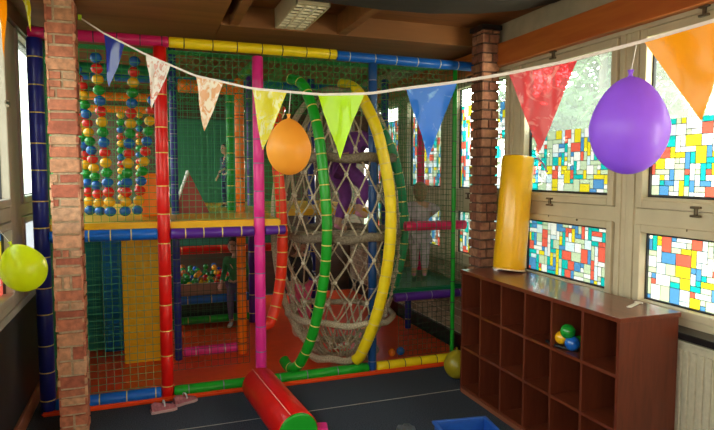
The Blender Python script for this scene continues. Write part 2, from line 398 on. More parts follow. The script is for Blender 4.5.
ZS = dict(l0=.885, l1=1.262, u0=1.472, u1=2.35, film=1.893)
def edge_of(bays, i, side):
    if side < 0: return (bays[i - 1][1] + bays[i][0]) / 2 if i else bays[0][0] - .12
    return (bays[i][1] + bays[i + 1][0]) / 2 if i < len(bays) - 1 else bays[-1][1] + .12
for i, (a, c) in enumerate(RBAYS):
    wn = thing('window_%d' % (i + 1), '', ''); del wn['label']; del wn['category']; wn['kind'] = 'structure'
    e0, e1 = edge_of(RBAYS, i, -1), edge_of(RBAYS, i, 1); g = XW + .045
    b = MB()
    # fixed outer frame: posts at both edges, sill, transom, head
    b.box(XW, XW + .09, e0, a - .055, .82, 2.43, FRAME, .004); b.box(XW, XW + .09, c + .055, e1, .82, 2.43, FRAME, .004)
    b.box(XW - .006, XW + .09, a - .058, c + .058, .80, .845, FRAME, .004); b.box(XW, XW + .09, a - .055, c + .055, 1.306, 1.402, FRAME, .004); b.box(XW, XW + .09, a - .055, c + .055, 2.395, 2.43, FRAME, .004)
    b.box(XW - .012, XW + .09, e0 + .03, a - .062, .86, 2.40, FRAME, .005); b.box(XW - .012, XW + .09, c + .062, e1 - .03, .86, 2.40, FRAME, .005)
    b.build('window_frame', wn)
    b = MB(); rect_frame(b, XW - .018, XW + .06, a - .045, c + .045, .84, 1.312, .045, FRAME, .006)
    rect_frame(b, XW + .03, XW + .05, a - .008, c + .008, .877, 1.270, .017, SEAL, 0); ls_ = b.build('lower_sash', wn)
    b = MB(); rect_frame(b, XW - .018, XW + .06, a - .045, c + .045, 1.405, 2.392, .045, FRAME, .006)
    b.box(XW - .010, XW + .05, a - .04, c + .04, 1.415, 1.466, FRAME, .004)
    rect_frame(b, XW + .03, XW + .05, a - .008, c + .008, 1.462, 2.358, .018, SEAL, 0); us_ = b.build('upper_sash', wn)
    if i > 1:
        mosaic(a, c, ZS['l0'], ZS['l1'], g, -1, 20 + i).build('lower_pane', wn)
        mosaic(a, c, ZS['u0'], ZS['film'] if i < 5 else 2.2, g, -1, 40 + i).build('film_pane', wn)
        b = MB(); b.box(g - .001, g + .002, a, c, ZS['film'] if i < 5 else 2.2, ZS['u1'], CLEAR); b.build('clear_pane', wn)
    else:
        b = MB(); b.box(g - .002, g + .002, a, c, ZS['l0'], ZS['l1'], CLEAR); b.box(g - .002, g + .002, a, c, ZS['u0'], ZS['u1'], CLEAR); b.build('clear_pane', wn)
    ym = a + .52
    for zz in (1.405, 2.40):
        b = MB()
        for dz in (-.022, .022): b.box(XW - .034, XW - .014, ym - .028, ym + .028, zz + dz - .006, zz + dz + .006, METAL, .003)
        b.box(XW - .03, XW - .014, ym - .008, ym + .008, zz - .02, zz + .02, METAL, .003); b.build('catch', us_)
    b = MB(); b.sphere((XW - .02, a + .25, 1.30), .007, METAL, 8, 6); b.tube([(XW - .02, c - .3, 1.30), (XW - .02, c - .3, 1.312)], .003, METAL, 8); b.build('knob', ls_)
for i, (a, c) in enumerate(LBAYS):
    wn = thing('window_%d' % (i + 11), '', ''); del wn['label']; del wn['category']; wn['kind'] = 'structure'
    e0, e1 = edge_of(LBAYS, i, -1), edge_of(LBAYS, i, 1); g = XL - .045
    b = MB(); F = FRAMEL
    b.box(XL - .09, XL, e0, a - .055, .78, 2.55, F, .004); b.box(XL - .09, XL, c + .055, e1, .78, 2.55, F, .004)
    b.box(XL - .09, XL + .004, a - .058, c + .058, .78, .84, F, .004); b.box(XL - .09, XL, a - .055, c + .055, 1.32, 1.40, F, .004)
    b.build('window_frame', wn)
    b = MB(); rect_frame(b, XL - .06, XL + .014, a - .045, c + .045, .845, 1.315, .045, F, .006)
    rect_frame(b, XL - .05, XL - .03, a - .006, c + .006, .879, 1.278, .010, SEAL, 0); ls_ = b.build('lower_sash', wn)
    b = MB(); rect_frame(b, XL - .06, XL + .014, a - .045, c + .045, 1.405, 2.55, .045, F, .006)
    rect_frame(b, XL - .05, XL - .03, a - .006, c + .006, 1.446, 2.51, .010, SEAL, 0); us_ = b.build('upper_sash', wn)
    if i < 4: mosaic(a, c, .885, 1.27, g, 1, 70 + i, .06).build('lower_pane', wn)
    else:
        b = MB(); b.box(g - .002, g + .002, a, c, .885, 1.27, BLOWN); b.build('lower_pane', wn)
    b = MB(); b.box(g - .002, g + .002, a, c, 1.452, 2.50, CLEAR); b.build('clear_pane', wn)
    b = MB(); b.box(XL + .014, XL + .03, c - .01, c + .012, 1.98, 2.02, METAL, .003); b.box(XL + .024, XL + .034, c - .10, c + .0, 1.995, 2.012, METAL, .003); b.build('handle', us_)

# ================================================================== brick pillars
def pillar(label, x0, x1, y0, y1, z1, bricks, mort, hs, ls, seed, cap=None):
    t_ = thing('brick_pillar', label, 'pillar', ((x0 + x1) / 2, (y0 + y1) / 2, 0))
    b = MB(); X, Y = (x1 - x0) / 2, (y1 - y0) / 2; d = .016
    b.box(-X + d, X - d, -Y + d, Y - d, 0, z1, mort)
    for k, (o, U, n_) in enumerate([((-X + .003, -Y + d, 0), (2 * X - .006, 0, 0), (0, -1, 0)), ((X - d, -Y + .003, 0), (0, 2 * Y - .006, 0), (1, 0, 0)), ((X - .003, Y - d, 0), (-2 * X + .006, 0, 0), (0, 1, 0)), ((-X + d, Y - .003, 0), (0, -2 * Y + .006, 0), (-1, 0, 0))]):
        brickwork(b, o, U, z1, n_, bricks, mort, hs, ls, seed + (k % 2 if len(hs) > 1 else k), .016, .013)
    b.build('brickwork', t_)
    if cap: b = MB(); b.box(-X - .01, X + .01, -Y - .01, Y + .01, z1, z1 + .035, cap, .003); b.build('cap', t_)
    return t_
pillar('pale rough brick pillar standing at the left in front of the play frame', -.55, -.385, 3.80, 3.96, 2.62, BRICK, MORT, (.085, .06, .075, .05, .09), (.165, .12, .045, .08), 11)
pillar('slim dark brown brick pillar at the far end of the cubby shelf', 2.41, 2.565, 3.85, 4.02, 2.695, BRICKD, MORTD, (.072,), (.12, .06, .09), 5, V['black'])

# ================================================================== soft play frame
pf = thing('soft_play_frame', 'tall multicoloured padded soft play climbing frame with netting', 'climbing frame', (.9, 4.2, 0))
pf.location = (0, 0, 0)
YP = 4.2
def post(x, y, z0, z1, c, r=.04, tie=TIEY, lab=None, step=.2): return padded('post', (x, y, z0), (x, y, z1), r, V[c], pf, tie, step, lab or c + ' padded post')
def beam(p0, p1, c, r=.038, tie=TIEY, step=.21, lab=None): return padded('beam', p0, p1, r, V[c], pf, tie, step, lab or c + ' padded beam')
post(-.665, YP, 0, 2.46, 'navy', .048); post(.09, YP, .0, 2.46, 'red', .043, TIEY); post(.757, YP, 0, 2.44, 'pink', .040, TIEG); post(1.65, YP, 0, 2.45, 'shaded_blue', .034, TIEG, 'blue padded post'); post(2.385, YP + .02, 0, 2.45, 'green', .018, TIED)  # barrel post has a darker blue: shade put into its colour
beam((-.70, YP, 2.495), (.15, YP, 2.495), 'magenta', .037, TIED, .14); beam((.15, YP, 2.495), (1.355, YP, 2.495), 'yellow', .037, TIED, .17); beam((1.355, YP, 2.488), (2.58, YP, 2.475), 'blue', .037, TIEW, .19)
beam((-.62, YP, 1.182), (.047, YP, 1.182), 'blue', .040, TIEY, .15); beam((.133, YP, 1.178), (.717, YP, 1.178), 'purple', .038, TIEY, .14); beam((.797, YP, 1.18), (.95, YP, 1.18), 'purple', .034, TIEY, .2)
beam((-.62, YP, .052), (.047, YP, .052), 'blue', .042, TIEY, .17); beam((.133, YP, .048), (1.615, YP, .048), 'green', .040, TIEG, .22); beam((1.685, YP, .048), (2.40, YP, .048), 'yellow', .040, TIED, .16)
# inner rows
post(.20, 4.97, .03, 2.62, 'navy', .03, TIEG); post(.735, 4.97, .03, 2.40, 'orange', .040, TIED); post(.715, 5.35, 1.24, 2.42, 'green', .045, TIEY, step=.17); post(-.665, 4.97, .03, 2.6, 'green', .04)
beam((.24, 4.97, .09), (.69, 4.97, .09), 'pink', .042, TIEW, .12); beam((-.62, 4.97, 2.42), (.17, 4.97, 2.42), 'darkgreen', .04); beam((.24, 4.97, 2.315), (.70, 4.97, 2.315), 'orange', .055, TIEG, .1)
post(-.665, 6.0, .03, 2.6, 'blue'); post(.20, 6.0, .03, 2.6, 'darkgreen'); post(1.0, 6.0, .03, 2.6, 'purple'); post(1.65, 6.0, .03, 2.6, 'navy'); post(2.40, 5.75, .03, 2.6, 'navy', .04)
beam((-.62, 6.0, 2.33), (.16, 6.0, 2.33), 'orange', .04); beam((-.62, 6.6, 2.27), (.16, 6.6, 2.27), 'orange', .04); beam((-.62, 6.3, 2.56), (2.4, 6.3, 2.56), 'blue', .04)
beam((.24, 6.0, .31), (.96, 6.0, .31), 'blue', .045); beam((.24, 6.0, .10), (.96, 6.0, .10), 'green', .04)
beam((.24, 6.95, .70), (1.6, 6.95, .70), 'red', .05)
beam((-.665, 4.25, 2.44), (-.665, 5.95, 2.44), 'darkgreen', .04); beam((.757, 4.25, 2.40), (.757, 4.92, 2.42), 'green', .036)
beam((-.665, 4.25, 1.16), (-.665, 4.92, 1.16), 'blue', .036)
# right lower deck
beam((1.885, 4.3, .575), (2.57, 4.3, .575), 'purple', .036, TIEG, .25); post(2.44, 5.22, .03, .57, 'navy', .032)
beam((2.0, 4.36, 1.158), (2.58, 4.36, 1.155), 'crimson', .04, TIEG, .16); post(2.47, 5.02, .66, 2.3, 'crimson', .038, TIEG); beam((2.43, 4.42, .60), (2.43, 5.18, .60), 'darkgreen', .03)
def slab(name, poly, z0, z1, m, lab=None, parent=None, bev=.01):
    bm = bmesh.new(); vsb = [bm.verts.new((x, y, z0)) for x, y in poly]; f = bm.faces.new(vsb)
    r_ = bmesh.ops.extrude_face_region(bm, geom=[f])
    for v in r_['geom']:
        if isinstance(v, bmesh.types.BMVert): v.co.z = z1
    bmesh.ops.recalc_face_normals(bm, faces=bm.faces[:])
    bmesh.ops.bevel(bm, geom=bm.edges[:], offset=bev, segments=2, affect='EDGES')
    b = MB(); b.bm(bm, m); return b.build(name, parent or pf, lab)
slab('floor_mat', [(-.70, 4.14), (2.56, 4.14), (2.56, 7.3), (-.70, 7.3)], 0, .03, V['redmat'], 'red floor mat')
slab('deck', [(-.70, 4.21), (.92, 4.21), (.92, 5.30), (2.1, 5.30), (2.1, 6.9), (-.70, 6.9)], 1.20, 1.262, V['mustard'], 'mustard yellow upper deck')
slab('deck', [(1.88, 4.31), (2.58, 4.31), (2.58, 5.3), (2.20, 5.3), (2.13, 4.75)], .59, .645, V['darkgreen'], 'dark green lower deck')
# panels
b = MB(); b.box(-.225, .075, 5.0, 5.05, .03, 1.19, V['mustard'], .01); b.build('panel', pf, 'mustard yellow padded panel')
b = MB(); b.box(-.40, -.24, 5.4, 5.45, .03, 1.19, V['blue'], .01); b.mats = [vinyl('skyblue', (.01, .24, .80))]; b.build('panel', pf, 'blue padded panel')
b = MB(); b.box(-.68, -.41, 5.5, 5.55, .03, 1.19, V['teal'], .01); b.build('panel', pf, 'dark teal padded panel')
TEALP = mat('teal_panel', (.03, .20, .13), .5, 10, .1)
b = MB(); b.box(.22, .97, 6.62, 6.67, 1.27, 2.2, TEALP, .01); b.build('panel', pf, 'teal green upper panel')
b = MB(); b.box(.22, 1.6, 7.22, 7.27, .65, 1.18, TEALP, .01); b.build('panel', pf, 'teal panel behind the ball pit')
b = MB(); b.box(.24, .96, 6.06, 6.12, .34, .46, mat('pink_beige', (.38, .17, .12), .5), .01); b.build('panel', pf, 'dull pink ball pit wall')
b = MB(); b.box(-.06, .09, 4.62, 4.74, 1.27, 1.60, V['orange'], .02); b.build('panel', pf, 'orange padded block on the upper deck')
b = MB()
b.add([(.19, 5.0, 1.262), (.48, 5.0, 1.262), (.315, 5.0, 1.61), (.19, 5.25, 1.262), (.48, 5.25, 1.262), (.315, 5.25, 1.61)], [(0, 1, 2), (5, 4, 3), (0, 3, 4, 1), (1, 4, 5, 2)], mat('wedge_red', (.36, .05, .05), .5))
b.add([(.18, 4.995, 1.262), (.18, 5.25, 1.262), (.31, 5.25, 1.625), (.31, 4.995, 1.625), (.19, 4.995, 1.262), (.19, 5.25, 1.262), (.318, 5.25, 1.612), (.318, 4.995, 1.612)], [(0, 1, 2, 3), (4, 7, 6, 5), (0, 3, 7, 4), (1, 5, 6, 2), (3, 2, 6, 7)], mat('wedge_white', (.75, .75, .7), .5))
tag(b.build('foam_wedge'), 'dull red triangular foam wedge with a white sloping side on the upper deck', 'wedge')
# nets
def N(*a, **k): return net('safety_net', *a, pf, **k)
N((-.62, YP + .045, 1.27), (.67, 0, 0), (0, 0, 1.18), .05, NETG); N((.13, YP + .045, 1.27), (.59, 0, 0), (0, 0, 1.18), .045, NETT)
N((-.62, YP + .045, .09), (.67, 0, 0), (0, 0, 1.05), .05, NETT); N((.13, YP + .3, .10), (.59, 0, 0), (0, 0, 1.05), .05, NETK)
N((.80, YP + .045, 2.05), (.82, 0, 0), (0, 0, .41), .045, NETG); N((.80, YP + .05, 1.22), (.12, 0, 0), (0, 0, .8), .045, NETG)
N((1.69, YP + .045, .66), (.69, 0, 0), (0, 0, 1.79), .045, NETB); N((1.9, YP + .045, .09), (.48, 0, 0), (0, 0, .44), .045, NETK)
N((-.62, YP + .05, 2.45), (3.0, 0, 0), (0, .75, .12), .045, NETG, diag=True, r=.0024); N((.13, YP + .40, 2.12), (2.3, 0, 0), (0, 0, .42), .05, NETG, diag=True, r=.0022)
N((-.62, 5.02, 1.27), (.78, 0, 0), (0, 0, 1.1), .06, NETG, diag=True, r=.0014); N((.24, 5.04, 1.27), (.46, 0, 0), (0, 0, 1.0), .04, NETT)
N((-.62, 6.02, 1.27), (3.0, 0, 0), (0, 0, 1.25), .06, NETG, r=.0016); N((.24, 6.0, .14), (.7, 0, 0), (0, 0, .13), .04, NETK, r=.003)
N((.24, 6.90, .74), (1.3, 0, 0), (0, 0, .44), .05, NETT, r=.0025); N((-.62, 5.3, .1), (.8, 0, 0), (0, 0, 1.05), .05, NETT, r=.0022)
N((2.52, 4.3, .66), (0, 2.9, 0), (0, 0, 1.85), .05, NETB, r=.0018); N((.97, 4.35, 1.27), (0, 1.6, 0), (0, 0, 1.15), .05, NETG); N((2.2, 5.35, .66), (.3, 0, 0), (0, 0, 1.8), .05, NETG)
N((-.64, 4.3, .1), (0, 2.6, 0), (0, 0, 2.3), .06, NETG)

# ------------------------------------------------------------------ rope net tunnel
CX, CY, ZT = 1.51, 4.58, 2.34
rt = thing('rope_net_tunnel', 'barrel of knotted beige rope netting ringed by curved padded ribs', 'rope tunnel', (0, 0, 0))
def rad(z):
    t_ = (z - .04) / (ZT - .04); t_ = min(max(t_, .02), .98)
    return .50 * (sin(pi * t_ ** .88)) ** .52
b = MB(); kn = MB(); rows = 13; nc = 16; rnd = random.Random(4)
nodes = []
for j in range(rows + 1):
    z = .08 + (ZT - .14) * j / rows; R_ = rad(z); row = []
    for i in range(nc):
        a = 2 * pi * (i + .5 * (j % 2)) / nc + rnd.uniform(-.05, .05); zz = z + rnd.uniform(-.02, .02)
        row.append(Vector((CX + R_ * cos(a), CY + R_ * sin(a), zz)))
    nodes.append(row)
for j in range(rows):
    for i in range(nc):
        p0 = nodes[j][i]
        for k in ((i, (i - 1) % nc) if j % 2 == 0 else (i, (i + 1) % nc)):
            q = nodes[j + 1][k]; b.tube([p0, (p0 + q) / 2 * 1 + Vector((0, 0, -.004)), q],   .0072, ROPE, 6, False)
        b.sphere(p0, .018, KNOT, 8, 6, (1, 1, .9))
b.build('netting', rt)
def ring(z, R_, r, m, tilt=0, lab=None):
    b = MB(); pts = [(CX + R_ * cos(2 * pi * k / 40), CY + R_ * sin(2 * pi * k / 40), z + tilt * cos(2 * pi * k / 40) + .01 * sin(2 * pi * k / 5.)) for k in range(40)]
    b.tube(pts, r, m, 10, closed=True); b.build('rope_ring', rt, lab)
ring(1.10, .485, .036, ROPED); ring(1.72, .44, .036, ROPED); ring(.42, .45, .026, ROPE, -.02); ring(.10, .30, .03, ROPE); ring(2.24, .28, .034, ROPED)
# rope floor across the middle ring
b = MB()
for k in range(8):
    a = pi * k / 8; b.tube([(CX + .48 * cos(a), CY + .48 * sin(a), 1.09), (CX, CY, 1.07), (CX - .48 * cos(a), CY - .48 * sin(a), 1.09)], .012, ROPE, 6)
for R_ in (.16, .32): b.tube([(CX + R_ * cos(2 * pi * k / 24), CY + R_ * sin(2 * pi * k / 24), 1.08) for k in range(24)], .011, ROPE, 6, closed=True)
b.build('rope_floor', rt)
b = MB(); pts = []
for k in range(60):
    a = 2 * pi * k / 60; pts.append((CX + .565 * (abs(cos(a)) ** .9) * (1 if cos(a) >= 0 else -1), CY + .02, 1.17 + 1.13 * sin(a)))
b.tube(pts, .026, ROPE, 10, closed=True); b.build('rope_hoop', rt)
b = MB(); rnd = random.Random(9)   # loose hanging rope ends round the foot
for k in range(26):
    a = rnd.uniform(-pi, 0) - .1; z0 = rnd.uniform(.08, .45); a2 = a + rnd.uniform(-.5, .5); z1 = max(.05, z0 + rnd.uniform(-.3, .3)); R1, R2 = rad(z0) + .015, rad(z1) + .015
    am = (a + a2) / 2; zm = min(z0, z1) - .02
    zm = max(zm, .05)
    b.tube(spline([(CX + R1 * cos(a), CY + R1 * sin(a), z0), (CX + (rad(zm) + .02) * cos(am), CY + (rad(zm) + .02) * sin(am), zm), (CX + R2 * cos(a2), CY + R2 * sin(a2), z1)], 5), .007, ROPE, 5)
b.build('loose_ropes', rt)
padded_curve('padded_rib', [(0.968, 4.39, 0.13), (0.995, 4.30, 0.09), (1.037, 4.22, 0.121), (1.085, 4.17, 0.225), (1.145, 4.12, 0.425), (1.215, 4.09, 0.80), (1.236, 4.07, 1.18), (1.219, 4.09, 1.551), (1.190, 4.14, 1.92), (1.142, 4.24, 2.19), (1.100, 4.32, 2.295), (1.048, 4.42, 2.329)], .040, V['green'], rt, label='bright green padded rib')
padded_curve('padded_rib', [(1.515, 4.22, 0.113), (1.55, 4.17, 0.186), (1.635, 4.10, 0.46), (1.705, 4.07, 0.777), (1.738, 4.05, 1.09), (1.738, 4.05, 1.398), (1.694, 4.07, 1.704), (1.634, 4.11, 1.97), (1.565, 4.21, 2.182), (1.525, 4.33, 2.28), (1.474, 4.45, 2.318)], .045, V['yellow'], rt, label='yellow padded rib')
padded_curve('padded_rib', [(.805, 4.30, .47), (.83, 4.30, .445), (.862, 4.32, .475), (.91, 4.35, .60), (.95, 4.37, .80), (.965, 4.37, 1.08), (.955, 4.37, 1.394), (.93, 4.38, 1.703), (.93, 4.42, 1.95), (.99, 4.5, 2.12)], .043, V['scarlet'], rt, step=.09, label='red padded rib')
padded_curve('padded_rib', [(1.861, 4.44, 0.552), (1.925, 4.44, 0.616), (1.975, 4.43, 0.782), (2.02, 4.42, 1.036), (2.01, 4.42, 1.334), (1.96, 4.42, 1.628), (1.874, 4.42, 1.859), (1.79, 4.46, 2.0)], .042, vinyl('emerald', (.008, .26, .10)), rt, label='dark green padded rib at the back')

# ------------------------------------------------------------------ hanging strings of plastic balls
BALLM = {c: mat('ball_' + c, k, .22, 10, .04, coat=.4) for c, k in dict(blue=(.01, .12, .50), yellow=(.90, .46, .01), red=(.75, .02, .015), green=(.01, .30, .03), orange=(.75, .2, .01), lime=(.35, .6, .02)).items()}
def ball_mesh(c, r, sq=1):
    b = MB(); b.sphere((0, 0, 0), r, BALLM[c], 18, 12, (1, 1, sq)); b.tube([(r * 1.002 * cos(2 * pi * k / 18), r * 1.002 * sin(2 * pi * k / 18), 0) for k in range(18)], r * .018, BALLM[c], 4, closed=True)
    me_o = b.build('ball'); me = me_o.data; bpy.data.objects.remove(me_o); return me
BM = {}
def ball(c, r, loc, parent=None, name='ball', sq=1):
    k = (c, round(r, 4), sq)
    if k not in BM: BM[k] = ball_mesh(c, r, sq)
    o = bpy.data.objects.new(name, BM[k]); C.objects.link(o); o.location = loc; o.rotation_euler = (random.random(), random.random(), 0) if sq == 1 else (random.uniform(-.08, .08), random.uniform(-.08, .08), random.random())
    if parent: o.parent = parent
    return o
CORD = mat('bead_cord', (.5, .5, .45), .8)
def ball_string(label, top, bot, nb, r, seq, group):
    t_ = thing('ball_string', label, 'ball string', bot, 0, group); top, bot = Vector(top), Vector(bot)
    b = MB(); b.tube([Vector((0, 0, -.02)), top - bot + Vector((0, 0, .06))], .003, CORD, 6); b.build('cord', t_)
    for k in range(nb):
        u = k / (nb - 1); q = (top - bot) * (.95 * u + .05 * u * u); ball(seq[k % len(seq)], r, q, t_, 'ball', .92)
SEQ = ['blue', 'yellow', 'red', 'blue', 'green', 'yellow', 'red', 'blue', 'green', 'yellow', 'red', 'blue', 'green', 'yellow', 'red', 'blue', 'green']
SEQ = ['blue', 'yellow', 'red', 'blue', 'green', 'yellow', 'red', 'blue', 'green', 'yellow', 'red', 'blue', 'green', 'yellow', 'red', 'blue']
G1 = 'strings of coloured plastic balls in the upper left bay'
ball_string('ball string hanging closest behind the left brick pillar', (-.475, 4.70, 2.36), (-.41, 4.60, 1.33), 16, .038, SEQ, G1)
ball_string('ball string second from the left pillar, starting with a red ball below the beam', (-.43, 4.56, 2.22), (-.335, 4.50, 1.33), 15, .0365, SEQ[:15], G1)
ball_string('tall ball string just left of the dark blue pennant, blue ball on top', (-.325, 4.42, 2.40), (-.262, 4.42, 1.33), 16, .0395, SEQ, G1)
ball_string('tall ball string between the blue and the white pennant', (-.075, 4.42, 2.39), (-.165, 4.42, 1.33), 16, .0395, SEQ, G1)
ball_string('ball string nearest to the red padded post', (.04, 4.56, 2.14), (-.085, 4.52, 1.33), 12, .0385, SEQ[:12], G1)
ball_string('thin string of small balls hanging far back between the two tall strings', (-.25, 6.25, 2.18), (-.262, 6.25, 1.36), 13, .038, ['yellow', 'red', 'blue', 'green'] * 3 + ['yellow'], 'small far ball strings')
ball_string('thin string of small balls far back beside the red post', (-.075, 6.4, 2.2), (-.1, 6.4, 1.4), 13, .035, ['yellow', 'red', 'blue', 'green'] * 3 + ['yellow'], 'small far ball strings')

# ------------------------------------------------------------------ ball pit
rnd = random.Random(3); pts = []
tries = 0
while len(pts) < 110 and tries < 20000:
    tries += 1; x, y = rnd.uniform(.27, .93), rnd.uniform(6.18, 6.85); z = .34 + (y - 6.18) * .14 + rnd.choice((0, .05, .09))
    if all((x - a) ** 2 + (y - c) ** 2 + (z - d) ** 2 > .066 ** 2 for a, c, d in pts): pts.append((x, y, z))
for q in pts:
    c = rnd.choice(('green', 'green', 'green', 'blue', 'orange', 'yellow', 'lime', 'red'))
    tag(ball(c, .033, q, None, 'plastic_ball'), '%s plastic ball lying in the ball pit at the back' % c, 'ball', '%s balls in the ball pit' % c)
b = MB(); b.box(.24, .96, 6.12, 6.92, .03, .31, V['black'], .01); b.build('ball_pit_base', pf)
tag(ball('orange', .034, (1.93, 4.45, .064), None, 'plastic_ball'), 'orange plastic ball on the red mat behind the yellow floor beam', 'ball')
tag(ball('blue', .036, (2.012, 4.45, .066), None, 'plastic_ball'), 'dark blue plastic ball on the red mat behind the yellow floor beam', 'ball')

# ================================================================== children
SKIN = mat('skin', (.55, .30, .20), .5, 20, .05); HAIRS = {k: mat('hair_' + k, c, .6, 60, .3, .4, 200) for k, c in dict(brown=(.10, .05, .025), black=(.012, .01, .01), fair=(.26, .17, .09)).items()}
EYE = mat('eye', (.02, .02, .02), .2); LIP = mat('lip', (.45, .12, .10), .5)
def skin(verts, edges, m, sub=1):
    """grow one surface round a skeleton; returns lists for MB"""
    me = bpy.data.meshes.new('skel'); me.from_pydata([v[0] for v in verts], edges, []); o = bpy.data.objects.new('skel', me); C.objects.link(o)
    sk = o.modifiers.new('skin', 'SKIN'); sk.use_smooth_shade = True
    for i, v in enumerate(verts):
        d = me.skin_vertices[0].data[i]; rr = v[1] if isinstance(v[1], tuple) else (v[1], v[1]); d.radius = rr; d.use_root = (i == 0)
    ss = o.modifiers.new('sub', 'SUBSURF'); ss.levels = sub; ss.render_levels = sub
    dg = bpy.context.evaluated_depsgraph_get(); ev = o.evaluated_get(dg); em = bpy.data.meshes.new_from_object(ev)
    vs_ = [v.co[:] for v in em.vertices]; fs = [list(p_.vertices) for p_ in em.polygons]
    bpy.data.objects.remove(o); bpy.data.meshes.remove(em); return vs_, fs
def child(label, loc, rz, h, top, legs, shoe, hair, pose={}, sleeve=True, skirt=None, fat=1.0):
    t_ = thing('person', label, 'person', loc, rz)
    J = dict(pel=(0, 0, .49), sp=(0, .0, .60), ch=(0, 0, .72), nk=(0, 0, .81), hd=(0, -.01, .90),
             sl=(.10, 0, .765), el=(.13, .02, .62), wl=(.14, -.05, .50), sr=(-.10, 0, .765), er=(-.13, .02, .62), wr=(-.14, -.05, .50),
             hl=(.05, 0, .47), kl=(.055, -.01, .26), al=(.055, .01, .05), tl=(.06, -.075, .025), hr=(-.05, 0, .47), kr=(-.055, -.01, .26), ar=(-.055, .01, .05), tr=(-.06, -.075, .025))
    J.update(pose); J = {k: Vector(v) * h for k, v in J.items()}
    F_ = fat * h; names = ['pel', 'sp', 'ch', 'nk', 'hd', 'sl', 'el', 'wl', 'sr', 'er', 'wr', 'hl', 'kl', 'al', 'tl', 'hr', 'kr', 'ar', 'tr']
    Rr = dict(pel=.062, sp=.056, ch=.062, nk=.026, hd=.03, sl=.034, el=.024, wl=.016, sr=.034, er=.024, wr=.016, hl=.048, kl=.034, al=.022, tl=.02, hr=.048, kr=.034, ar=.022, tr=.02)
    E = [('pel', 'sp'), ('sp', 'ch'), ('ch', 'nk'), ('nk', 'hd'), ('ch', 'sl'), ('sl', 'el'), ('el', 'wl'), ('ch', 'sr'), ('sr', 'er'), ('er', 'wr'), ('pel', 'hl'), ('hl', 'kl'), ('kl', 'al'), ('al', 'tl'), ('pel', 'hr'), ('hr', 'kr'), ('kr', 'ar'), ('ar', 'tr')]
    vv = [(J[k], Rr[k] * F_) for k in names]; ee = [(names.index(a), names.index(c)) for a, c in E]
    for s_, (w_, e_) in (('l', ('wl', 'el')), ('r', ('wr', 'er'))):      # palms and fingers
        d = (J[w_] - J[e_]).normalized(); sd = d.cross(Vector((0, 0, 1))); sd = (sd if sd.length > .1 else Vector((1, 0, 0))).normalized(); up = sd.cross(d)
        palm = J[w_] + d * .035 * h; vv.append((palm, (.020 * h, .012 * h))); pi_ = len(vv) - 1; ee.append((names.index(w_), pi_))
        for k, L in enumerate((.030, .036, .034, .026)):
            base = palm + d * .018 * h + sd * (k - 1.5) * .011 * h; mid = base + d * L * .6 * h - up * .004 * h; tip = mid + d * L * .35 * h - up * .014 * h
            vv += [(base, .0062 * h), (mid, .0056 * h), (tip, .0045 * h)]; q = len(vv); ee += [(pi_, q - 3), (q - 3, q - 2), (q - 2, q - 1)]
        tb = J[w_] + d * .02 * h + sd * .018 * h; vv += [(tb, .0075 * h), (tb + d * .016 * h + sd * .014 * h, .0062 * h), (tb + d * .032 * h + sd * .013 * h - up * .006 * h, .005 * h)]; q = len(vv); ee += [(names.index(w_), q - 3), (q - 3, q - 2), (q - 2, q - 1)]
    b = MB(); vs_, fs = skin(vv, ee, SKIN); b.add(vs_, fs, SKIN, True)
    # head: skull, jaw, nose, ears, joined on the neck
    H = J['hd'] + Vector((0, 0, .02 * h)); face = Vector(pose.get('face', (0, -1, 0))).normalized(); side = face.cross(Vector((0, 0, 1))).normalized(); upv = side.cross(face)
    M = Matrix((side, -face, upv)).transposed()
    def hs(c, r_, sc, m, mbb, nu=14, nv=9):
        tmp = MB(); tmp.sphere((0, 0, 0), 1, m, nu, nv); cc = H + M @ (Vector(c) * h)
        mbb.add([cc + M @ Vector((v[0] * r_ * sc[0] * h, v[1] * r_ * sc[1] * h, v[2] * r_ * sc[2] * h)) for v in tmp.v], tmp.f, m, True)
    hs((0, 0, 0), .078, (.86, 1, 1.05), SKIN, b); hs((0, -.022, -.038), .048, (.95, 1, .95), SKIN, b); hs((0, -.083, -.012), .012, (.8, 1, 1.1), SKIN, b, 8, 6)
    for s_ in (-1, 1): hs((s_ * .069, .004, -.008), .018, (.4, .8, 1.1), SKIN, b, 8, 6)
    body = b.build('body', t_)
    for s_ in (-1, 1): b = MB(); hs((s_ * .028, -.074, .006), .008, (1, .5, 1), EYE, b, 8, 6); b.build('eye', body)
    b = MB(); hs((0, -.072, -.044), .016, (1, .4, .35), LIP, b, 8, 6); b.build('mouth', body)
    b = MB(); hs((0, .018, .018), .084, (.92, .98, 1.02), HAIRS[hair], b); hs((0, .045, -.03), .062, (1.05, .8, 1.25), HAIRS[hair], b)
    # cut the hair away from the face
    b.build('hair', t_)
    tn = ['ch', 'sp', 'pel', 'nk', 'sl', 'sr'] + (['el', 'er'] if sleeve else []); tr_ = dict(ch=.070, sp=.065, pel=.070, nk=.034, sl=.042, sr=.042, el=.032, er=.032)
    te = [('ch', 'sp'), ('sp', 'pel'), ('ch', 'nk'), ('ch', 'sl'), ('ch', 'sr')] + ([('sl', 'el'), ('sr', 'er')] if sleeve else [])
    V_ = [(J[k] if k != 'nk' else J['ch'].lerp(J['nk'], .6), tr_[k] * F_) for k in tn]; E_ = [(tn.index(a), tn.index(c)) for a, c in te]
    if sleeve:
        for a, c in (('el', 'wl'), ('er', 'wr')): V_.append((J[a].lerp(J[c], .8), .023 * h)); E_.append((tn.index(a), len(V_) - 1))
    b = MB(); vs_, fs = skin(V_, E_, top); b.add(vs_, fs, top, True); b.build('top', t_)
    ln = ['pel', 'hl', 'kl', 'hr', 'kr']; lr = dict(pel=.068, hl=.055, kl=.041, hr=.055, kr=.041)
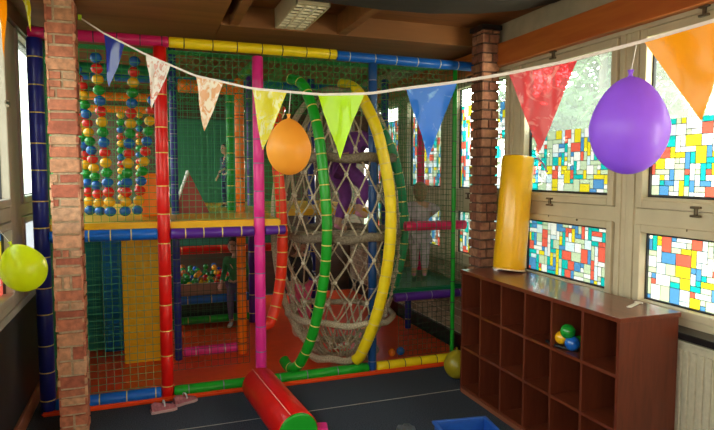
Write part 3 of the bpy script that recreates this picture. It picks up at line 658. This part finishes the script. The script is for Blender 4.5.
    V_ = [(J[k], lr[k] * F_) for k in ln] + [(J['kl'].lerp(J['al'], .85), .029 * F_), (J['kr'].lerp(J['ar'], .85), .029 * F_)]; E_ = [(0, 1), (1, 2), (0, 3), (3, 4), (2, 5), (4, 6)]
    b = MB(); vs_, fs = skin(V_, E_, legs); b.add(vs_, fs, legs, True); b.build('trousers', t_)
    for a, c in (('al', 'tl'), ('ar', 'tr')):
        b = MB(); d = (J[c] - J[a]); vs_, fs = skin([(J[a] - d * .2, .027 * h), (J[a] + d * .5, .026 * h), (J[c], .023 * h)], [(0, 1), (1, 2)], shoe); b.add(vs_, fs, shoe, True); b.build('sock', t_)
    if skirt:
        b = MB(); n_ = 20; c0 = J['pel'] + Vector((0, 0, .04 * h)); vs_ = []
        for k_, (dz, rr) in enumerate(((.03, .075), (-.05, .10), (-.14, .13))):
            for q in range(n_): a = 2 * pi * q / n_; r_ = rr * (1 + .08 * sin(5 * a) * k_); vs_.append((c0.x + r_ * h * cos(a), c0.y + r_ * h * .8 * sin(a), c0.z + dz * h))
        b.add(vs_, [(i * n_ + q, i * n_ + (q + 1) % n_, (i + 1) * n_ + (q + 1) % n_, (i + 1) * n_ + q) for i in range(2) for q in range(n_)], skirt, True)
        b.build('skirt', t_)
    return t_
PURP = mat('purple_cloth', (.17, .035, .24), .8, 30, .15, .3); PINKC = mat('pink_cloth', (.85, .14, .30), .8, 30, .12, .3); DARKC = mat('dark_cloth', (.02, .018, .025), .8)
LILAC = mat('lilac_cloth', (.50, .42, .48), .8, 25, .25, .3); GREENC = mat('green_cloth', (.02, .18, .04), .8, 30, .15); NAVYC = mat('navy_cloth', (.02, .03, .10), .8, 30, .15)
GREYP = mat('greyish_purple_cloth', (.10, .07, .17), .8); WHITEC = mat('white_cloth', (.6, .58, .58), .8); PINKS = mat('pink_sock', (.65, .25, .40), .8)
child('person in purple leggings and top climbing inside the rope net tunnel', (1.57, 4.62, 1.085), radians(100), 1.15, PURP, PURP, PINKS, 'brown',
      dict(pel=(0, .06, .52), sp=(0, 0, .60), ch=(0, -.09, .68), nk=(0, -.14, .75), hd=(0, -.18, .80), sl=(.10, -.09, .71), sr=(-.10, -.09, .71), el=(.14, -.20, .62), wl=(.12, -.27, .70), er=(-.14, -.20, .62), wr=(-.10, -.28, .56),
           hl=(.055, .06, .49), kl=(.07, -.05, .29), al=(.07, .04, .06), tl=(.07, -.05, .03), hr=(-.055, .06, .49), kr=(-.07, -.14, .36), ar=(-.07, -.06, .16), tr=(-.07, -.15, .13)), fat=1.35)
child('person in pink trousers and dark top standing behind the foot of the rope tunnel', (1.34, 5.33, .03), radians(20), .98, DARKC, PINKC, PINKS, 'brown', dict(kl=(.06, -.03, .26), wl=(.12, -.14, .55), wr=(-.16, -.10, .52)), fat=1.4)
child('person in pale lilac dress standing on the green deck holding the crimson beam', (2.31, 4.70, .645), radians(160), .86, LILAC, LILAC, PINKS, 'fair',
      dict(el=(.17, -.10, .70), wl=(.15, -.20, .68), er=(-.17, .12, .74), wr=(-.12, -.0, .68)), skirt=LILAC, fat=1.35)
child('person in green top and purple trousers standing by the ball pit', (.795, 5.82, .03), radians(-30), .92, GREENC, GREYP, WHITEC, 'black', dict(wl=(.16, -.16, .58), el=(.15, -.02, .64)))
child('small person in navy clothes on the upper deck behind the green post', (.70, 5.62, 1.262), radians(-60), .62, NAVYC, NAVYC, DARKC, 'black', dict(wl=(.16, -.18, .60), el=(.15, -.04, .66)))

# ================================================================== cubby shelf and what is on it
sh = thing('cubby_shelf', 'cherry wood shelf unit with eighteen open cubbyholes under the windows', 'shelf', (0, 0, 0))
sx0, sx1, sy0, sy1, sz = 2.12, 2.50, 2.13, 3.625, .903; T = .018
b = MB(); b.box(sx0 - .006, sx1 + .006, sy0 - .008, sy1 + .008, sz - .024, sz, CHERRY, .002); b.build('top', sh)
for y in (sy0, sy1 - T): b = MB(); b.box(sx0, sx1, y, y + T, 0, sz - .024, CHERRYV, .001); b.build('side_panel', sh)
b = MB(); b.box(sx1 - .012, sx1, sy0 + T, sy1 - T, .03, sz - .024, CHERRYV); b.build('back_panel', sh)
dy = (sy1 - sy0 - T) / 6
for k in range(1, 6): b = MB(); y = sy0 + k * dy; b.box(sx0 + .002, sx1 - .012, y, y + T, .04, sz - .024, CHERRYV, .001); b.build('divider', sh)
zr = [.03, .325, .60]
for z in zr: b = MB(); b.box(sx0 + .001, sx1 - .012, sy0 + T, sy1 - T, z, z + T, CHERRY, .001); b.build('shelf_board', sh)
b = MB(); b.box(sx0 - .004, sx0 + .014, sy0 + T, sy1 - T, 0, .03, SKIRT); b.build('plinth', sh)
# balls in the cubby
cy0 = sy0 + dy + .07
tb = thing('ball_bunch', 'bunch of green, yellow and blue plastic balls in an upper cubbyhole', 'toy', (2.20, 2.55, .618))
for c, r_, q in (('green', .042, (-.03, 0, .105)), ('yellow', .038, (-.025, .055, .055)), ('blue', .042, (-.015, -.02, .042)), ('blue', .035, (.09, -.075, .115)), ('yellow', .030, (.06, -.065, .165)), ('green', .036, (.06, .01, .036))): ball(c, r_, q, tb)
b = MB(); b.tube(spline([(-.05, .15, .012), (-.055, .09, .01), (-.04, .02, .008), (0, -.05, .008)], 6), .011, V['black'], 8); b.build('strap', tb)
# leaning bolster
P0, P1 = Vector((2.405, 3.455, .909)), Vector((2.492, 3.49, 1.718)); b = MB()
ax = (P1 - P0).normalized(); R1, R2 = .114, .112
b.tube([P0 + ax * .012, P0 + ax * .03, P0.lerp(P1, .5), P1 - ax * .02, P1], [R1 * .96, R1, (R1 + R2) / 2 * 1.0, R2, R2 * .95], V['mustard'], 28)
AMB = mat('amber_vinyl', (.95, .50, .004), .28, 8, .05, .1, 20, coat=.4); b.mats = [AMB]
bl = thing('foam_bolster', 'amber yellow foam cylinder standing on the shelf leaning against the window', 'bolster', (0, 0, 0)); bcov = b.build('cover', bl)
b = MB(); b.tube([P0 + ax * .004, P0 + ax * .014], R1 * .99, mat('bolster_edge', (.8, .6, .35), .5), 28); b.build('bottom_seam', bcov)
b = MB(); q = P1 + Vector((.06, -.05, -.02)); b.tube(spline([q, q + Vector((.03, -.04, .01)), q + Vector((.045, -.09, -.03)), q + Vector((.05, -.13, -.09))], 6), .007, mat('lilac_strap', (.35, .25, .45), .6), 6); b.build('strap', bl)
b = MB(); b.box(-.075, .075, -.011, .011, 0, .006, mat('white_plastic', (.75, .70, .62), .4), .002); b.box(.06, .078, -.02, .02, 0, .008, b.mats[0], .002)
o = b.build('plastic_stick', loc=(2.395, 2.315, sz + .001)); o.rotation_euler = (0, 0, radians(25)); tag(o, 'small white plastic stick lying on the near end of the shelf top', 'stick')

# ================================================================== radiator and the dark gap above it
b = MB(); b.box(XW - .12, XW, YF, 3.6, .765, .80, V['black'], .003); struct(b.build('trim_4'))  # black board stands in for the dark opening between sill and radiator
ra = thing('radiator', 'cream ribbed panel radiator below the window beside the shelf', 'radiator', (0, 0, 0)); RAD = mat('radiator_enamel', (.62, .56, .42), .35)
b = MB(); b.box(2.55, 2.585, .6, 2.42, .12, .735, RAD, .008)
y = .63
while y < 2.40: b.box(2.538, 2.552, y, y + .026, .16, .70, RAD, .004); y += .042
b.build('panel', ra); b = MB(); b.box(2.535, 2.60, .6, 2.42, .735, .748, RAD, .003); b.build('top_grille', ra)
for y in (.8, 2.2): b = MB(); b.box(2.58, XW - .004, y, y + .04, .3, .6, RAD); b.build('bracket', ra)
b = MB(); b.tube([(2.57, .7, .13), (2.57, .7, 0)], .011, RAD, 10); b.build('pipe', ra)

# ================================================================== ceiling lamp
lx0, lx1, ly0, ly1, lz = .865, 1.085, 3.47, 4.10, 2.625
la = thing('ceiling_light', 'rectangular louvred ceiling light fitting, switched off', 'lamp', ((lx0 + lx1) / 2, (ly0 + ly1) / 2, ZC)); la.location = (0, 0, 0)
LH = mat('lamp_housing', (.46, .37, .23), .45); LM = mat('lamp_louvre', (.80, .72, .52), .4); LD = mat('lamp_inside', (.10, .085, .055), .5); LT = mat('lamp_tube_glass', (.45, .45, .38), .3)
b = MB(); b.box(lx0, lx0 + .012, ly0, ly1, lz, ZC, LH, .002); b.box(lx1 - .012, lx1, ly0, ly1, lz, ZC, LH, .002); b.box(lx0, lx1, ly0, ly0 + .012, lz, ZC, LH, .002); b.box(lx0, lx1, ly1 - .012, ly1, lz, ZC, LH, .002); b.box(lx0 + .012, lx1 - .012, ly0 + .012, ly1 - .012, ZC - .03, ZC, LD); b.build('housing', la)
b = MB()
for k in range(1, 9): y = ly0 + (ly1 - ly0) * k / 9; b.box(lx0 + .012, lx1 - .012, y - .002, y + .002, lz + .002, lz + .016, LM)
for k in (1, 2): x = lx0 + (lx1 - lx0) * k / 3; b.box(x - .003, x + .003, ly0 + .012, ly1 - .012, lz + .001, lz + .018, LM)
b.build('louvre', la)
for x in (lx0 + .055, lx1 - .055): b = MB(); b.tube([(x, ly0 + .03, lz + .08), (x, ly1 - .03, lz + .08)], .013, LT, 12); b.build('tube', la)

# ================================================================== things on the floor
rc = thing('foam_roller', 'red foam cylinder with a green end lying on the carpet against the frame', 'roller', (0, 0, 0))
A, B_ = Vector((.692, 3.955, .124)), Vector((.765, 3.10, .124)); d = (B_ - A).normalized()
A = A + d * .02
b = MB(); b.tube([A, A + d * .012, B_ - d * .004, B_], [.112, .122, .122, .120], V['red'], 36); b.build('cover', rc)
b = MB(); b.tube([B_, B_ + d * .008, B_ + d * .010], [.117, .115, .10], V['green'], 36); b.build('end_cap', rc, 'green round end')
b = MB(); b.tube([A + Vector((-.045, 0, .112)), B_ + Vector((-.045, 0, .112))], .0025, mat('seam_white', (.8, .5, .4), .4), 6); b.build('seam', rc, 'pale seam line')
pk = MB(); pk.box(-.035, .035, -.05, .05, 0, .10, V['pink'], .012); o = pk.build('foam_block', loc=(.935, 3.20, .001)); o.rotation_euler = (0, 0, radians(-12)); tag(o, 'small pink foam block on the carpet beside the green end of the roller', 'foam block')
def shoe(label, x, y, rz):
    t_ = thing('shoe', label, 'shoe', (x, y, 0), rz, 'pair of pink shoes'); t_.scale = (1.1, 1.15, 1.15); SP = mat('pink_shoe', (.34, .10, .12), .7, 60, .3); SO = mat('shoe_sole', (.5, .3, .3), .6)
    prof_ = [(-.075, .024, .05), (-.055, .031, .062), (-.02, .029, .050), (.02, .032, .040), (.05, .033, .030), (.072, .024, .022)]
    b = MB(); n_ = 12; vs_ = []
    for x_, w_, h_ in prof_:
        for k in range(n_): a = 2 * pi * k / n_; vs_.append((x_, w_ * cos(a) * (1 if sin(a) < 0 else .8), .012 + max(0, sin(a)) * (h_ - .012)))
    fs = [(i * n_ + k, i * n_ + (k + 1) % n_, (i + 1) * n_ + (k + 1) % n_, (i + 1) * n_ + k) for i in range(5) for k in range(n_)] + [tuple(range(n_)), tuple(range(6 * n_ - 1, 5 * n_ - 1, -1))]
    b.add(vs_, fs, SP, True); up_ = b.build('upper', t_)
    b = MB(); b.add([(x_ * 1.04, s_ * w_ * 1.06, z) for x_, w_, h_ in prof_ for s_ in (-1, 1) for z in (0, .013)], [(i * 4, i * 4 + 1, i * 4 + 5, i * 4 + 4) for i in range(5)] + [(i * 4 + 2, i * 4 + 6, i * 4 + 7, i * 4 + 3) for i in range(5)] + [(i * 4, i * 4 + 4, i * 4 + 6, i * 4 + 2) for i in range(5)] + [(i * 4 + 1, i * 4 + 3, i * 4 + 7, i * 4 + 5) for i in range(5)] + [(0, 2, 3, 1), (20, 21, 23, 22)], SO); b.build('sole', t_)
    b = MB(); b.tube(spline([(.0, -.03, .035), (.0, -.015, .056), (0, .015, .056), (0, .03, .035)], 4), .005, WHITEC, 6); b.build('strap', up_)
shoe('nearer of the two pink shoes by the foot of the red post', .058, 3.995, radians(10)); shoe('farther of the two pink shoes, turned behind the other beside the red post', .20, 4.085, radians(24))
cr_ = thing('crate', 'blue open plastic crate on the carpet in front of the shelf', 'crate', (1.585, 2.565, 0), radians(-8)); BLP = mat('crate_plastic', (.015, .09, .42), .35)
b = MB(); hw, hd, hh = .15, .19, .21
def walls(b, hw, hd, t_, z0, z1, m, fl=.02):
    for s_ in (-1, 1):
        b.box(min(s_ * hw, s_ * (hw - t_)), max(s_ * hw, s_ * (hw - t_)), -hd, hd, z0, z1, m, .002); b.box(-hw + t_, hw - t_, min(s_ * hd, s_ * (hd - t_)), max(s_ * hd, s_ * (hd - t_)), z0, z1, m, .002)
walls(b, hw, hd, .008, 0, hh, BLP); b.box(-hw + .008, hw - .008, -hd + .008, hd - .008, 0, .008, BLP); tub_ = b.build('tub', cr_)
b = MB(); walls(b, hw + .012, hd + .012, .022, hh, hh + .012, BLP); b.build('rim', tub_)
b = MB(); n_ = 18; CUPM = film('clear_plastic', (.9, .93, .95), .9, .45)   # crumpled clear plastic
vs_ = []
for k_, (z, rr) in enumerate(((0, .05), (.03, .062), (.055, .05), (.06, .02))):
    for q in range(n_): a = 2 * pi * q / n_; j = random.uniform(.8, 1.15); vs_.append((rr * j * cos(a), rr * j * sin(a), z * random.uniform(.8, 1.1)))
b.add(vs_, [(i * n_ + q, i * n_ + (q + 1) % n_, (i + 1) * n_ + (q + 1) % n_, (i + 1) * n_ + q) for i in range(3) for q in range(n_)] + [tuple(range(3 * n_, 4 * n_))], CUPM)
tag(b.build('plastic_wrap', loc=(1.44, 3.10, .001)), 'crumpled clear plastic wrapper on the carpet left of the blue crate', 'wrapper')

# ================================================================== balloons
STR = mat('white_string', (.8, .78, .72), .7)
def balloon(label, c, w_, h_, m, string_to=None, tilt=(0, 0, 0), knot_up=True):
    t_ = thing('balloon', label, 'balloon', c); t_.rotation_euler = tilt
    b = MB(); n_ = 32; N_ = 22; vs_ = []; r0 = w_ / 2; hh = h_ / 2
    for i in range(1, N_):
        a = pi * i / N_; z = cos(a); rr = r0 * sin(a) * (1 - .20 * z) if z > 0 else r0 * sin(a) * (1 - .02 * z)
        for k in range(n_): vs_.append((rr * cos(2 * pi * k / n_), rr * sin(2 * pi * k / n_), z * hh))
    vs_ += [(0, 0, hh * 1.01), (0, 0, -hh)]
    L = len(vs_); fs = [(i * n_ + k, (i + 1) * n_ + k, (i + 1) * n_ + (k + 1) % n_, i * n_ + (k + 1) % n_) for i in range(N_ - 2) for k in range(n_)]
    fs += [(L - 2, k, (k + 1) % n_) for k in range(n_)] + [(L - 1, (N_ - 2) * n_ + (k + 1) % n_, (N_ - 2) * n_ + k) for k in range(n_)]
    b.add(vs_, fs, m, True); sk_ = b.build('skin', t_)
    b = MB(); b.tube([(0, 0, hh * .99), (0, 0, hh + .006), (0, 0, hh + .012), (0, 0, hh + .02)], [.010, .005, .007, .010], m, 10); b.build('knot', sk_)
    if string_to:
        T_ = Matrix.Translation(c) @ t_.rotation_euler.to_matrix().to_4x4(); q = T_.inverted() @ Vector(string_to)
        b = MB(); b.tube([(0, 0, hh + .01), Vector((0, 0, hh + .01)).lerp(q, .5), q], .0014, STR, 6); b.build('string', t_)
balloon('big purple balloon hanging in front of the right window', (1.357, 1.354, 1.742), .225, .29, thin('purple_rubber', (.42, .16, .95), .42, .35), (1.366, 1.345, 1.978))
balloon('orange balloon hanging in front of the rope tunnel', (.575, 2.456, 1.714), .195, .243, thin('orange_rubber', (1.0, .50, .07), .52, .4), (.59, 2.475, 1.958))
balloon('yellow green balloon at the left window', (-.577, 3.106, 1.150), .205, .235, thin('lime_rubber', (.80, .88, .01), .45, .35), (-.77, 3.30, 1.40), (0, radians(-22), 0))
balloon('dull yellow balloon half hidden behind the far end of the shelf', (2.225, 3.86, .115), .20, .225, thin('yellow_rubber', (.50, .38, .02), .3, .3), None, (0, 0, 0))

# ================================================================== bunting
def bunt_pt(s_):
    Z = [(-.62, 2.544), (0, 2.417), (1, 2.245), (2, 2.091), (3, 1.991), (4, 1.931), (4.6, 1.915), (5, 1.921), (5.5, 1.924), (6, 1.936), (6.5, 1.956), (7, 1.988), (7.5, 2.026), (8, 2.067), (8.8, 2.14)]
    for (a, za), (c, zc) in zip(Z, Z[1:]):
        if s_ <= c or c == 8.8: k = (s_ - a) / (c - a); z = za + (zc - za) * k; break
    return Vector((-.2275 + .2294 * s_, 3.719 - .341 * s_, z))
bt = thing('bunting', 'string of coloured triangular pennants across the room on a white ribbon', 'bunting', (0, 0, 0))
b = MB(); RIB = mat('white_ribbon', (.72, .62, .58), .7, 60, .05); pts = [bunt_pt(-.62 + k * 9.3 / 60) for k in range(61)]
for w_ in range(60):
    p_, q_ = pts[w_], pts[w_ + 1]; d = Vector((0, 0, .0052)); nn = Vector((.0008, .0006, 0))
    b.add([p_ - d - nn, q_ - d - nn, q_ + d - nn, p_ + d - nn, p_ - d + nn, q_ - d + nn, q_ + d + nn, p_ + d + nn], [(0, 1, 2, 3), (7, 6, 5, 4), (3, 2, 6, 7), (0, 4, 5, 1)], RIB)
b.build('ribbon', bt)
def paint_glints(m, c2, lo, hi, sc):  # second ramp colour paints glints and sheen of creases into the sheet
    n = m.node_tree; r = [x for x in n.nodes if x.type == 'VALTORGB'][0]; nz = [x for x in n.nodes if x.type == 'TEX_NOISE'][0]
    nz.inputs['Scale'].default_value = sc; nz.inputs['Distortion'].default_value = 1.2
    r.color_ramp.elements[0].position = lo; r.color_ramp.elements[1].position = hi; r.color_ramp.elements[1].color = list(c2) + [1]
PEN = {k: thin('pennant_' + k, c, tl, .18, tr) for k, c, tl, tr in (('navy', (.008, .03, .30), .25, .05), ('white', (.85, .72, .66), .3, .1), ('orange', (.95, .48, .18), .45, .1), ('yellow', (.98, .88, .03), .55, .1), ('lime', (.68, .95, .01), .55, .05), ('blue', (.01, .27, .90), .5, .12), ('red', (.85, .10, .12), .35, .35), ('amber', (.98, .50, .01), .5, .05))}
paint_glints(PEN['white'], (.62, .20, .12), .50, .60, 26); paint_glints(PEN['orange'], (.98, .88, .74), .42, .54, 22); paint_glints(PEN['yellow'], (.98, .96, .66), .52, .62, 20); paint_glints(PEN['red'], (.95, .45, .42), .56, .66, 18); paint_glints(PEN['blue'], (.30, .65, 1.0), .60, .72, 22)
def pennant(s0, s1, tip, m, label, seed):
    """thin plastic triangle hanging from the ribbon, slightly rippled"""
    rnd = random.Random(seed); a, c = bunt_pt(s0), bunt_pt(s1); T_ = Vector(tip); n_ = 9; b = MB(); nn = (c - a).cross(T_ - a).normalized(); vs_ = []; idx = {}
    ph = rnd.uniform(0, 6)
    for i in range(n_ + 1):
        for j in range(n_ + 1 - i):
            u, v = i / n_, j / n_; p_ = a + (c - a) * u + (T_ - a) * v; k = .006 * sin(u * 9 + v * 5 + ph) * min(1, v * 3) + rnd.uniform(-.0018, .0018) * (v > 0)
            idx[i, j] = len(vs_); vs_.append(p_ + nn * k)
    fs = []
    for i in range(n_):
        for j in range(n_ - i):
            fs.append((idx[i, j], idx[i + 1, j], idx[i, j + 1]))
            if i + j < n_ - 1: fs.append((idx[i + 1, j], idx[i + 1, j + 1], idx[i, j + 1]))
    k = len(vs_); b.add(vs_ + [Vector(v) + nn * .0006 for v in vs_], fs + [tuple(i + k for i in f[::-1]) for f in fs], m, True)
    return b.build('pennant', bt, label)
def hang(s_, dz, off=(0, 0)): q = bunt_pt(s_); return (q.x + off[0], q.y + off[1], q.z - dz)
pennant(.0, .52, hang(.10, .30), PEN['navy'], 'dark blue pennant', 1)
pennant(1.0, 1.52, hang(1.10, .285), PEN['white'], 'white pennant with reddish sheen', 2)
pennant(2.02, 2.52, hang(2.15, .265), PEN['orange'], 'pale orange pennant', 3)
pennant(3.0, 3.53, hang(3.15, .275), PEN['yellow'], 'clear yellow pennant', 4)
pennant(3.96, 4.55, hang(4.24, .265), PEN['lime'], 'lime green pennant', 5)
pennant(5.02, 5.54, hang(5.26, .27), PEN['blue'], 'shiny bright blue pennant', 6)
pennant(6.0, 6.55, hang(6.27, .275), PEN['red'], 'translucent red pennant', 7)
pennant(7.0, 7.56, hang(7.38, .27), PEN['amber'], 'amber orange pennant', 8)
b = MB(); b.box(-.011, .011, -.006, .006, -.016, .016, BALLM['lime'], .003); o = b.build('tape', bt, 'green tape holding the ribbon to the pillar'); o.location = bunt_pt(-.62) + Vector((.0, -.01, 0))
# second string of pennants along the left wall
b2 = thing('bunting', 'short string of yellow pennants running along the left window', 'bunting', (0, 0, 0))
def lp(s_): return Vector((-.60, 2.30 + .55 * s_, 2.296 + .121 * s_))
b = MB(); b.tube([lp(-4), lp(0), lp(2.6)], .004, RIB, 6); b.build('ribbon', b2)
bunt_old = bunt_pt; bunt_pt = lp; bt_old = bt; bt = b2

# left pennants, made with the same helper
bt = b2
pennant(1.0, 1.5, (-.60, 3.05, 2.126), PEN['amber'], 'amber pennant at the left edge', 11)
pennant(1.98, 2.5, (-.60, 3.74, 2.40), PEN['yellow'], 'yellow pennant under the ceiling', 12)
bunt_pt = bunt_old; bt = bt_old

# ================================================================== trees outside
LEAF = [thin('leaf_%d' % i, c, .5, .5) for i, c in enumerate(((.13, .24, .08), (.18, .30, .11), (.09, .18, .06)))]; BARK = mat('bark', (.10, .08, .06), .9)
def tree(label, x, y, h, R_, seed, n_=1500):
    rnd = random.Random(seed); t_ = thing('tree', label, 'tree', (x, y, -.4)); b = MB()
    b.tube([(0, 0, 0), (.05, .05, h * .5), (0, .1, h * .95)], [.16, .11, .03], BARK, 10)
    cl = []
    for k in range(16):
        a = rnd.uniform(0, 2 * pi); r_ = rnd.uniform(.2, .9) * R_; z = rnd.uniform(h * .35, h); q = Vector((r_ * cos(a), r_ * sin(a), z)); cl.append(q)
        b.tube([(0, .03, z * .6), q * .5 + Vector((0, 0, z * .3)), q], [.05, .03, .01], BARK, 6)
    b.build('trunk', t_); b = MB()
    for k in range(n_):
        c = rnd.choice(cl); p_ = c + Vector((rnd.gauss(0, .33), rnd.gauss(0, .33), rnd.gauss(0, .28))) * R_ * .5
        u = Vector((rnd.gauss(0, 1), rnd.gauss(0, 1), rnd.gauss(0, 1))).normalized(); v = u.orthogonal().normalized(); s_ = rnd.uniform(.07, .13)
        b.add([p_ - u * s_, p_ + v * s_ * .5, p_ + u * s_, p_ - v * s_ * .5], [(0, 1, 2, 3)], rnd.choice(LEAF))
    b.build('foliage', t_)
tree('leafy tree outside, seen through the clear glass beside the purple balloon', 5.9, 6.3, 4.4, 1.35, 1, 5200)
tree('leafy tree outside, seen through the clear glass of the nearest window at the right', 5.9, 2.9, 4.3, 1.35, 2, 5200)
tree('leafy tree farther down the garden, behind the red pennant', 9.3, 11.6, 5.6, 2.4, 3, 4200)
b = MB(); b.box(XW + .3, 30, -15, 30, -.6, -.45, mat('lawn', (.10, .16, .05), .9, 3, .3)); struct(b.build('ground_outside'))
